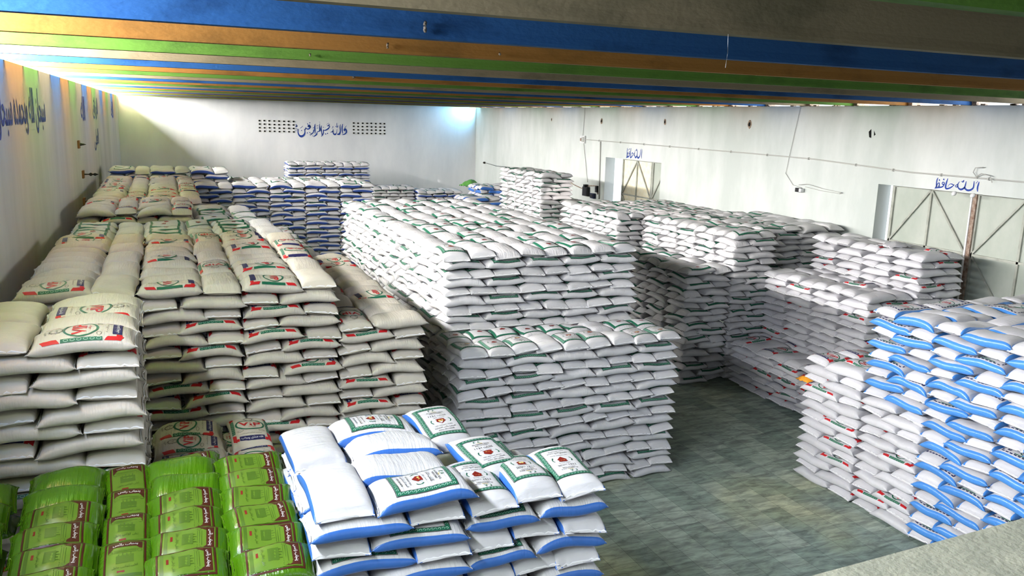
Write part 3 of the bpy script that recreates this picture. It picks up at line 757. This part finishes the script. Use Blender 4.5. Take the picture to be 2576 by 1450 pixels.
# ledge in front of the camera
led = noise_mat('ledge_plaster', (.21, .215, .175), (.33, .325, .26), scale=4.5, rough=.9, spec=.1, bump=.2, bscale=60)
b = MB()
def led_y(x): return 1.252+.0405*x
b.poly([(x, y, z) for z in (-2.0, -1.0) for x, y in ((XL, .9), (XR, .9), (XR, led_y(XR)), (XL, led_y(XL)))], led, [(0, 3, 2, 1), (4, 5, 6, 7), (0, 1, 5, 4), (1, 2, 6, 5), (2, 3, 7, 6), (3, 0, 4, 7)])
b.box((XL, YF, -2.0), (XR, .9, -1.75), led)
tag(b.build('trim_41'), kind='structure')

# ---------------------------------------------------------------- gates
gm = noise_mat('gate_sheet', (.38, .42, .37), (.47, .50, .45), scale=1.2, rough=.6, spec=.3, stretch=(1, 1, .6))
gf = noise_mat('gate_frame_paint', (.30, .31, .27), (.44, .45, .40), scale=3, rough=.55)
rust = noise_mat('rusted_rail', (.16, .08, .05), (.42, .34, .28), scale=9, rough=.6)
cream = noise_mat('cream_sheet_painted_sun', (.78, .70, .50), (.84, .80, .66), scale=6, rough=.6)  # cream leaf paint, brightened in its colour in place of sunlight
def gate(num, y0, y1, top, xs, leaves, sheet, label, first=None):
    e = bpy.data.objects.new(f'door_{num}', None); COL.objects.link(e); e.location = (xs, (y0+y1)/2, FZ)
    tag(e, kind='structure')
    inv = Vector((-xs, -(y0+y1)/2, -FZ))
    def P(y, z, dx=0): return Vector((xs+dx, y, z))+inv
    for li, (a, c) in enumerate(leaves):
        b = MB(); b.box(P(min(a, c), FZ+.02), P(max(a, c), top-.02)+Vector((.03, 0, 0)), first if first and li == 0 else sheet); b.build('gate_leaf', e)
        b = MB(); w = .07
        mid = (a+c)/2; zm = [top-.03, top-1.62, top-3.25, FZ+.05]
        for y in (a, c): b.bar(P(y, FZ+.02, -.03), P(y, top-.02, -.03), .08, .06, gf)
        if abs(a-c) > 2: b.bar(P(mid, FZ+.02, -.03), P(mid, top-.02, -.03), .06, .05, gf)
        for z in zm: b.bar(P(a, z, -.03), P(c, z, -.03), .06, .05, gf)
        b.build('gate_frame', e)
        b = MB()
        if abs(a-c) > 2:
            for i, (q, r_) in enumerate(((a, mid), (mid, c))):
                for j in range(3):
                    z0, z1 = zm[j], zm[j+1]
                    if j > 1: continue
                    fl = (i+j) % 2 == 0
                    b.bar(P(r_ if fl else q, z0, -.04), P(q if fl else r_, z1, -.04), .05, .04, gf)
        else:
            b.bar(P(c, zm[0], -.04), P(a, zm[1], -.04), .06, .04, gf); b.bar(P(a, zm[1], -.04), P(c, zm[2], -.04), .06, .04, gf)
        b.build('diagonal_brace', e)
    return e
G1 = gate(1, GY0, GY1, GT, XR+.42, [(17.85, 15.30), (15.12, 12.5)], gm, '')
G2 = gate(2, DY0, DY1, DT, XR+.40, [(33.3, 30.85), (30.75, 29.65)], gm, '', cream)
E0 = G1.location
b = MB(); b.bar(Vector((-.06, 15.21, FZ+.02))-Vector((0, E0.y, E0.z)), Vector((-.06, 15.21, GT+.02))-Vector((0, E0.y, E0.z)), .17, .10, rust); b.bar(Vector((-.12, 15.25, FZ+.02))-Vector((0, E0.y, E0.z)), Vector((-.12, 15.25, GT))-Vector((0, E0.y, E0.z)), .04, .04, M['thread']); b.build('meeting_rail', G1)


# ---------------------------------------------------------------- painted writing on the walls
pblue = flat('wall_paint_blue', (.015, .05, .28), .6); pwhite = flat('wall_paint_white', (.86, .87, .88), .7)
def wall_text(name, lines, origin, ux, uz, nrm, label, halo=True, parent=None):
    """lines: (text, centre u, centre z, width, height)"""
    b = MB(); o_ = Vector(origin); U, Z, Nn = Vector(ux), Vector(uz), Vector(nrm)
    for t, cu, cz, w, h in lines:
        for bold, m, d in (([(.035, pwhite, .004)] if halo else [])+[(.012, pblue, .008)]):
            v, f, sz = text_mesh(t, 3, bold)
            v0, f0, sz0 = text_mesh(t, 3, .012)
            kx, ky = w/sz0[0], h/sz0[1]
            b.poly([o_+U*(cu+x*kx)+Z*(cz+y*ky)+Nn*d for x, y in v], m, f)
    o = b.build(name); tag(o, label, 'wall writing'); return o
wall_text('wall_calligraphy', [(urdu('سبحان الله وبحمدہ سبحان الله العظیم'.replace('ح', 'ح')), 0, 0, 8.2, 1.0)], (XL, 15.9, -.17), (0, 1, 0), (0, 0, 1), (1, 0, 0),
          'long line of blue calligraphy on the side wall above the near sacks', halo=False)
for yc, zc, w, h, t, lb in ((29.2, -.05, 1.5, .75, 'الله', 'small blue word past the long calligraphy line, upper wall'), (34.6, -.05, 2.4, .8, 'الرزاق', 'blue word high on the side wall near the far corner'),
                            (34.2, -1.15, 2.2, .75, 'العلی', 'blue word under another blue word near the far corner'), (46.0, -.1, 2.0, .8, 'الله', 'blue word on the side wall closest to the far corner')):
    wall_text('wall_calligraphy', [(urdu(t), 0, 0, w, h)], (XL, yc, zc), (0, 1, 0), (0, 0, 1), (1, 0, 0), lb, halo=False)

def strokes(name, ST, origin, ux, uz, nrm, label, scale=(1, 1), wk=1.0, halo=.009):
    """brush writing: each stroke a ribbon whose width swells and thins"""
    b = MB(); o_ = Vector(origin); U, Z, Nn = Vector(ux), Vector(uz), Vector(nrm)
    def ribbon(st, extra, m, d):
        P = [np.array(p, float) for p in st]; Q = []
        for i in range(len(P)-1):
            p0, p1, p2, p3 = P[max(i-1, 0)], P[i], P[i+1], P[min(i+2, len(P)-1)]
            for t in ((0, .25, .5, .75) if len(P) > 2 else (0,)):
                Q.append(.5*((2*p1)+(-p0+p2)*t+(2*p0-5*p1+4*p2-p3)*t*t+(-p0+3*p1-3*p2+p3)*t**3))
        Q.append(P[-1]); pts = []
        for i, q in enumerate(Q):
            a = Q[min(i+1, len(Q)-1)][:2]-Q[max(i-1, 0)][:2]; a = a/(np.linalg.norm(a)+1e-9); n_ = np.array([-a[1], a[0]])
            e = q[2]*wk/2+extra; c = q[:2]+(a*extra*(1 if i == len(Q)-1 else -1) if i in (0, len(Q)-1) else 0)
            pts += [c+n_*e, c-n_*e]
        b.poly([o_+U*(p[0]*scale[0])+Z*(p[1]*scale[1])+Nn*d for p in pts], m, [(2*i, 2*i+1, 2*i+3, 2*i+2) for i in range(len(Q)-1)])
    for st in ST: ribbon(st, halo, pwhite, .004)
    for st in ST: ribbon(st, 0, pblue, .009)
    return tag(b.build(name), label, 'wall writing')
HAFIZ = [[(0.652, 0.135, 0.007), (0.639, 0.081, 0.021), (0.626, -0.008, 0.025), (0.631, -0.075, 0.021), (0.641, -0.131, 0.006)], [(0.62, 0.153, 0.006), (0.559, 0.082, 0.01)], [(0.503, 0.139, 0.008), (0.508, 0.07, 0.018), (0.508, -0.018, 0.022), (0.473, -0.073, 0.026), (0.412, -0.105, 0.029), (0.347, -0.111, 0.028), (0.287, -0.085, 0.025), (0.242, -0.049, 0.021)], [(0.277, 0.117, 0.008), (0.271, 0.05, 0.018), (0.255, -0.038, 0.023), (0.204, -0.091, 0.028), (0.145, -0.107, 0.028), (0.087, -0.085, 0.022), (0.052, -0.038, 0.018), (0.046, 0.022, 0.015), (0.085, 0.097, 0.007)], [(0.051, -0.032, 0.01), (0.013, -0.061, 0.011), (-0.026, -0.044, 0.01), (-0.012, -0.014, 0.011), (0.043, 0.018, 0.01)], [(0.206, 0.145, 0.01), (0.205, 0.099, 0.011), (0.18, 0.083, 0.011), (0.155, 0.089, 0.01), (0.152, 0.115, 0.007)], [(0.18, 0.131, 0.007), (0.183, 0.095, 0.008)], [(-0.276, 0.151, 0.008), (-0.298, 0.065, 0.021), (-0.314, -0.026, 0.025), (-0.313, -0.087, 0.026), (-0.284, -0.125, 0.025), (-0.21, -0.111, 0.023), (-0.135, -0.071, 0.021), (-0.067, -0.01, 0.007)], [(-0.067, -0.01, 0.007), (-0.124, 0.006, 0.017), (-0.182, 0.008, 0.011), (-0.223, -0.024, 0.008), (-0.249, -0.081, 0.007)], [(-0.369, 0.028, 0.011), (-0.414, 0.036, 0.014), (-0.433, 0.004, 0.015), (-0.411, -0.024, 0.014), (-0.368, -0.012, 0.014)], [(-0.363, 0.034, 0.01), (-0.366, -0.012, 0.017), (-0.387, -0.063, 0.019), (-0.435, -0.097, 0.022), (-0.505, -0.111, 0.023), (-0.579, -0.125, 0.021), (-0.651, -0.153, 0.006)], [(-0.405, 0.131, 0.021), (-0.393, 0.093, 0.023)], [(-0.543, 0.101, 0.018), (-0.514, 0.066, 0.018)], [(-0.582, 0.145, 0.007), (-0.604, 0.081, 0.019), (-0.607, -0.01, 0.021), (-0.604, -0.091, 0.018), (-0.642, -0.145, 0.007)], [(-0.591, -0.091, 0.011), (-0.572, -0.022, 0.012), (-0.528, 0.008, 0.014), (-0.514, -0.038, 0.015), (-0.529, -0.105, 0.015)]]
for yc, zc, sc_, lb in ((15.52, -1.342, (1, 1), 'blue painted words just above the large gate'), (31.8, -1.31, (1.0, 1.55), 'blue painted words just above the small gate')):
    strokes('wall_calligraphy', HAFIZ, (XR, yc, zc), (0, -1, 0), (0, 0, 1), (-1, 0, 0), lb, sc_, 1.9)
VERSE = [[(1240,375,14),(1225,345,30),(1250,325,34),(1272,350,30),(1275,400,26),(1240,440,24),(1170,462,8)],[(1285,240,8),(1235,300,10)],[(1195,200,10),(1178,280,24),(1180,360,24),(1190,435,10)],
[(1140,210,8),(1128,280,18),(1135,370,24),(1110,440,36),(1060,440,20)],[(1060,320,8),(1045,410,14),(1010,450,34),(970,420,22),(965,370,18),(970,320,10)],[(970,370,16),(940,385,18),(900,400,8)],
[(1055,175,8),(1055,250,12)],[(1085,235,8),(1075,270,16),(1050,275,14),(1025,250,14)],[(960,255,14),(965,280,10),(930,310,6)],[(820,250,8),(860,245,20),(890,260,14),(855,310,26),(800,345,24),(755,350,12)],
[(868,215,24),(885,228,24)],[(875,180,6),(820,215,8)],[(745,330,14),(740,410,20),(720,460,18),(685,495,6)],[(780,438,20),(805,432,20)],[(825,425,20),(850,418,20)],[(750,270,14),(735,300,6)],[(778,285,8),(790,300,8)],
[(700,235,8),(690,310,22),(700,380,20),(705,455,8)],[(660,190,8),(655,280,18),(655,360,24),(610,380,12),(595,400,14),(580,450,28),(505,500,8)],[(650,150,10),(660,175,6)],[(635,225,6),(590,255,8)],[(620,290,10),(600,300,12),(585,285,8)],
[(555,195,8),(545,270,24),(550,350,22),(550,430,8)],[(520,330,14),(505,400,20),(430,475,6)],[(505,285,22),(515,297,22)],[(520,455,6),(480,490,8)],[(470,410,6),(425,450,8)],
[(440,225,20),(405,235,24),(400,262,22),(435,262,24),(442,235,16)],[(442,250,20),(430,300,26),(385,320,24),(350,300,12),(330,330,8)],[(375,195,24),(395,205,24)],[(425,170,24),(445,182,24)],[(365,412,20),(385,402,20)],[(420,392,20),(440,400,20)],
[(345,270,8),(335,310,14),(315,330,12)],[(312,325,14),(320,400,24),(290,460,36),(235,485,44),(185,450,28),(165,380,18),(180,310,8)],[(240,345,28),(252,355,28)],[(280,240,6),(218,300,10)],[(125,195,8),(128,265,14)],[(108,266,12),(150,255,12),(150,235,10),(128,240,8)],
[(150,325,6),(142,352,6),(122,360,6),(102,352,6),(95,327,6),(102,302,6),(122,294,6),(142,302,6),(150,325,6)]]
strokes('wall_calligraphy', [[(x*.002643, -y*.0026+x*7.5e-5, w_*.00262) for x, y, w_ in st] for st in VERSE], (7.166, YB, -.129), (1, 0, 0), (0, 0, 1), (0, -1, 0), 'blue painted verse between the two vent grids on the far wall', (1, 1), 1.2, .02)

# vent grids: rows of small square holes in the far wall
dark = flat('hole_dark', (.004, .004, .004), .9); rim = flat('hole_rim', (.8, .8, .78), .8)
for x0, x1, lb in ((5.38, 7.35, 'grid of small square vent holes left of the painted verse on far wall'), (11.0, 12.95, 'grid of small square vent holes right of the painted verse on far wall')):
    e = bpy.data.objects.new('vent_grid', None); COL.objects.link(e); e.location = (x0, YB, -1.15); tag(e, lb, 'vent')
    r3 = random.Random(int(x0*10))
    for j in range(4):
        for i in range(8):
            x = (x1-x0)*i/7+r3.uniform(-.01, .01); z = .04+j*.205+r3.uniform(-.008, .008)
            b = MB(); b.box((x-.085, -.012, z-.065), (x+.085, 0, z+.065), rim); b.box((x-.06, -.016, z-.043), (x+.06, -.010, z+.043), dark); b.build('vent_hole', e)

# ---------------------------------------------------------------- wiring and fittings on the right wall
grey = flat('grey_conduit', (.42, .42, .40), .5); pale = flat('pale_plastic', (.66, .67, .68), .5); blk = flat('black_plastic', (.015, .015, .017), .4); metal = flat('dull_metal', (.25, .25, .27), .4, metal=.6)
def wire(name, pts, r, m, label, cat='cable', sub=6, group=None):
    P = []
    for i in range(len(pts)-1):
        for q in range(sub):
            t = q/sub; P.append(Vector(pts[i]).lerp(Vector(pts[i+1]), t))
    P.append(Vector(pts[-1])); b = MB(); b.tube(P, r, m, 6); o = b.build(name, smooth=True); tag(o, label, cat, group); return o
xw = XR-.03
cond = wire('conduit', [(xw, 36.5, -.86), (xw, 31, -.88), (xw, 28.6, -.90), (xw, 24, -.93), (xw, 20.8, -.96), (xw, 17, -1.12), (xw, 14.5, -1.12), (xw, 12.0, -1.14)], .022, grey, 'long grey conduit running along the wall above both gates', 'conduit')
b = MB()
for y in (35, 33, 31, 29, 27, 25, 23, 21, 19, 17.6, 16, 14.6, 13.2): 
    z = np.interp(-y, [-36.5, -31, -28.6, -24, -20.8, -17, -14.5, -12], [-.86, -.88, -.90, -.93, -.96, -1.12, -1.12, -1.14])
    b.box((-0.04, y-.02, z-.035), (.03, y+.02, z+.035), grey)
b.build('clip', cond, loc=(xw, 0, 0))
wire('conduit', [(xw, 34.87, -.9), (xw, 34.75, -3.6)], .03, grey, 'vertical grey conduit dropping beside the small gate', 'conduit')
wire('cable', [(xw, 36.6, .66), (xw, 36.7, -.7)], .012, grey, 'thin wire dropping from the roof edge to the white box')
wire('cable', [(xw, 36.6, -1.0), (xw, 36.3, -1.9), (xw, 36.0, -2.9)], .014, grey, 'slack wire hanging below the white box')
wire('cable', [(xw-.02, 50.0, -2.78), (xw-.05, 48, -2.86), (xw-.02, 46, -2.80), (xw-.02, 44, -2.83)], .015, blk, 'black wire strung across the far corner')
wire('cable', [(xw, 40.5, -3.0), (xw, 38.5, -2.95), (xw, 37.4, -3.15), (xw, 36.6, -3.25), (xw, 35.7, -3.05), (xw, 35.0, -3.0), (xw, 34.9, -3.4)], .022, rust, 'brown cable sagging between the tower and switch boxes')
wire('cable', [(xw, 21.6, .66), (xw, 21.9, -.9), (xw, 22.0, -1.5), (xw, 21.6, -1.85), (xw, 21.2, -1.9)], .008, grey, 'thin wire dropping to the small black lamp')
wire('cable', [(xw-.02, 21.3, -1.82), (xw-.05, 20.9, -1.76), (xw-.05, 20.2, -1.85), (xw-.05, 19.4, -1.9), (xw-.03, 19.5, -1.94), (xw-.04, 20.3, -1.92), (xw-.02, 21.0, -1.86)], .009, grey, 'loop of loose wire beside the small black lamp')
wire('cable', [(xw-.03, 14.9, -1.12), (xw-.08, 15.0, -.98), (xw-.08, 14.95, -.86), (xw-.06, 14.75, -.84)], .012, grey, 'short wire end curling up above the gate words')
wire('cable', [(xw-.03, 14.95, -1.1), (xw-.1, 14.75, -1.0), (xw-.1, 14.5, -1.04), (xw-.1, 14.42, -1.2)], .012, grey, 'wire loop curling down over the conduit above the gate')
def box_thing(name, label, cat, loc, size, m, parts=()):
    e = bpy.data.objects.new(name, None); COL.objects.link(e); e.location = loc; tag(e, label, cat)
    b = MB(); sx, sy, sz = size; b.box((-sx, -sy/2, -sz/2), (0, sy/2, sz/2), m); b.build('housing', e)
    for pn, a, c, pm in parts:
        b = MB(); b.box(a, c, pm); b.build(pn, e)
    return e
box_thing('junction_box', 'white junction board where the conduit starts', 'junction box', (XR, 36.65, -.86), (.08, .5, .36), pale, [('knob', (-.11, -.18, -.12), (-.08, .02, .12), grey), ('socket', (-.11, .04, -.08), (-.08, .18, .06), rust)])
box_thing('switch_box', 'large black switch box left of the small gate', 'switch box', (XR, 36.0, -3.35), (.16, .50, .44), blk, [('lid', (-.18, -.2, -.18), (-.16, .2, .18), blk), ('handle', (-.22, -.08, .22), (-.04, .06, .34), blk)])
box_thing('switch_box', 'small dark meter box between the black box and conduit', 'switch box', (XR, 35.3, -3.5), (.14, .34, .24), flat('navy_plastic', (.02, .03, .08), .4), [('lid', (-.16, -.12, -.08), (-.14, .12, .08), blk)])
box_thing('switch_box', 'narrow black switch mounted on the vertical conduit', 'switch box', (XR, 34.95, -3.15), (.12, .16, .3), blk, [('lever', (-.16, -.03, .0), (-.12, .03, .12), metal)])
box_thing('wall_lamp', 'small black lamp on the wall under a dropping wire', 'lamp', (XR, 21.25, -1.98), (.16, .17, .13), blk, [('lamp_glass', (-.17, -.2, -.05), (-.04, -.1, .06), pale)])
for y, z, w, lb in ((40.4, .05, .22, 'rough hole high on the wall above the tower'), (34.9, .04, .34, 'rough hole high on the wall above the junction board'), (29.5, .08, .3, 'rough hole high on the wall above the small gate edge'), (24.1, .07, .34, 'rough hole high on the wall, largest and closest')):
    e = bpy.data.objects.new('wall_hole', None); COL.objects.link(e); e.location = (XR, y, z); tag(e, lb, 'wall hole')
    r4 = random.Random(int(y*7)); 
    def blob(rad, x): return [(x, rad*.62*math.cos(a)*(1+r4.uniform(-.15, .15)), rad*.85*math.sin(a)*(1+r4.uniform(-.15, .15))) for a in [i*math.pi/6 for i in range(12)]]
    b = MB(); b.poly(blob(w/2, -.008)+[(0, 0, 0)]*0, bm); b.build('broken_plaster', e)
    b = MB(); pts = blob(w*.26, -.014); b.poly(pts, dark); b.build('opening', e)
for y, z, lb in ((50.2, -2.78, 'black insulator knob in the far corner'),):
    b = MB(); b.box((-.1, -.06, -.06), (0, .06, .06), blk); b.box((-.14, -.03, -.03), (-.1, .03, .03), blk); tag(b.build('insulator', loc=(XR, y, z)), lb, 'insulator')
for y, z, h_ in ((18.6, -.11, .1),):
    b = MB(); b.poly([(-.005, -.05, -.12), (-.005, .03, -.1), (-.005, .07, .06), (-.005, -.02, .14)], dark); b.poly([(-.005, -.2, -.02), (-.005, -.12, .1), (-.005, -.14, -.06)], dark)
    tag(b.build('wall_crack', loc=(XR, y, z)), 'small dark chipped crack high on the wall', 'crack')
# bulbs at the gate head
for y in (15.5, 14.95):
    b = MB(); b.tube([(0, 0, 0), (-.03, 0, -.02), (-.08, 0, -.05), (-.12, 0, -.08)], [.02, .05, .06, .02], M['thread'], 8)
    tag(b.build('lamp_bulb', loc=(XR-.01, y, GT+.0), smooth=True), 'white bulb at the gate head, %s the meeting rail' % ('before' if y > 15.2 else 'just past'), 'bulb')

# left wall brackets
wood = noise_mat('old_wood', (.10, .045, .015), (.30, .15, .05), scale=6, rough=.7, stretch=(1, 1, .2))
for y, z, big, lb in ((26.8, -1.05, 0, 'upper wooden block with a short spike on the side wall'), (27.5, -1.95, 1, 'middle wooden block with a long forked iron spike on side wall'), (27.2, -2.72, 0, 'lower wooden block with a short spike on the side wall')):
    e = bpy.data.objects.new('wall_bracket', None); COL.objects.link(e); e.location = (XL, y, z); tag(e, lb, 'bracket')
    b = MB(); b.box((0, -.18, -.11), (.05, .16, .11), wood); b.build('wooden_block', e)
    b = MB(); L2 = .38 if big else .16
    b.tube([(.05, 0, 0), (.05+L2*.3, 0, 0), (.05+L2*.45, 0, 0), (.05+L2*.6, 0, 0), (.05+L2*.75, 0, 0), (.05+L2, 0, 0)], [.025, .02, .06, .02, .05, .004] if big else [.05, .04, .03, .03, .02, .004], blk, 6); b.build('spike', e)

# mud nests on the beam faces
mud = noise_mat('dry_mud', (.10, .08, .06), (.28, .24, .19), scale=30, rough=.95, bump=1, bscale=90)
for kb, px, py, hgt, wd, lb in ((1, 1069, 80, .10, .035, 'long mud nest on the first blue beam'), (2, 975, 120, .06, .03, 'short mud nest on the first orange beam'), (3, 780, 138, .03, .03, 'tiny mud nest on the first green beam'), (2, 1257, 143, .03, .03, 'small mud lump on the first orange beam'), (6, 890, 218, .05, .07, 'small mud lump on a far orange beam'), (2, 1504, 122, .025, .03, 'tiny mud lump low on the first orange beam')):
    yb = 5.52+1.985*kb-.10
    dv = RM @ cdir(px, py); dv = dv*(yb/dv[1])
    P = []; Rr = []
    r5 = random.Random(px)
    for i in range(9): P.append((r5.uniform(-.004, .004), r5.uniform(-.004, 0), -hgt/2+hgt*i/8)); Rr.append(wd*.5*(1 if 0 < i < 8 else .5)*r5.uniform(.8, 1.2))
    b = MB(); b.tube(P, Rr, mud, 9); tag(b.build('mud_nest', loc=(dv[0], yb, max(dv[2], CZ+.05+hgt/2)), smooth=True), lb, 'mud nest')
# cobweb thread under a beam
wire('cobweb_thread', [(4.05, 5.46, .72), (4.06, 5.46, .55), (4.05, 5.46, .44)], .0015, pale, 'pale cobweb thread hanging from the first blue beam', 'cobweb', 2)

# ---------------------------------------------------------------- small loose things
def crumple(name, label, cat, loc, size, m, seed, n=10):
    r6 = random.Random(seed); V = []; F = []
    for j in range(n+1):
        for i in range(n+1):
            u, v = i/n-.5, j/n-.5; e = 1-(2*abs(u))**3*(2*abs(v))**1
            V.append((size[0]*u*(1+r6.uniform(-.1, .1)), size[1]*v*(1+r6.uniform(-.1, .1)), size[2]*(max(0, 1-4*(u*u+v*v)))+r6.uniform(0, size[2]*.5)))
    for j in range(n):
        for i in range(n): F.append((j*(n+1)+i, j*(n+1)+i+1, (j+1)*(n+1)+i+1, (j+1)*(n+1)+i))
    b = MB(); b.poly(V, m, F); o = b.build(name, loc=loc, smooth=True)
    so_ = o.modifiers.new('thick', 'SOLIDIFY'); so_.thickness = .004
    tag(o, label, cat); return o
crumple('cloth_rag', 'crumpled orange cloth beside the glossy white corner stack', 'cloth', (12.05, 12.62, -5.12), (.34, .42, .10), flat('orange_cloth', (.85, .36, .03), .6), 5)
crumple('plastic_bag', 'crumpled white plastic on top of the gate side stack', 'plastic', (17.3, 15.6, -2.93), (.8, .5, .10), M['satin'], 8)
crumple('plastic_bag', 'crumpled white plastic at the frame edge behind striped stack', 'plastic', (17.2, 12.1, -3.75), (.9, .5, .12), M['satin'], 9)
crumple('green_tarp', 'bunched green tarp behind the blue heaps in the far corner', 'tarp', (16.9, 46.8, -4.05), (1.1, .8, .35), flat('green_tarp', (.12, .35, .08), .5), 11)
# hand slate resting on the back sacks
e = bpy.data.objects.new('writing_slate', None); COL.objects.link(e); e.location = (3.42, 7.72, -3.70); e.rotation_euler = (math.radians(4), math.radians(6), math.radians(50)); tag(e, 'dark slate in a pale wooden frame lying on the white sacks', 'slate')
b = MB(); w, h_, t = .17, .115, .014; pw = flat('pale_wood', (.55, .50, .38), .6)
b.box((-w, -h_, 0), (w, -h_+.018, t), pw); b.box((-w, h_-.018, 0), (w, h_, t), pw); b.box((-w, -h_+.018, 0), (-w+.018, h_-.018, t), pw); b.box((w-.018, -h_+.018, 0), (w, h_-.018, t), pw); b.build('slate_frame', e)
b = MB(); b.box((-w+.018, -h_+.018, .003), (w-.018, h_-.018, .009), flat('slate_face', (.05, .05, .05), .5)); b.build('slate_panel', e)
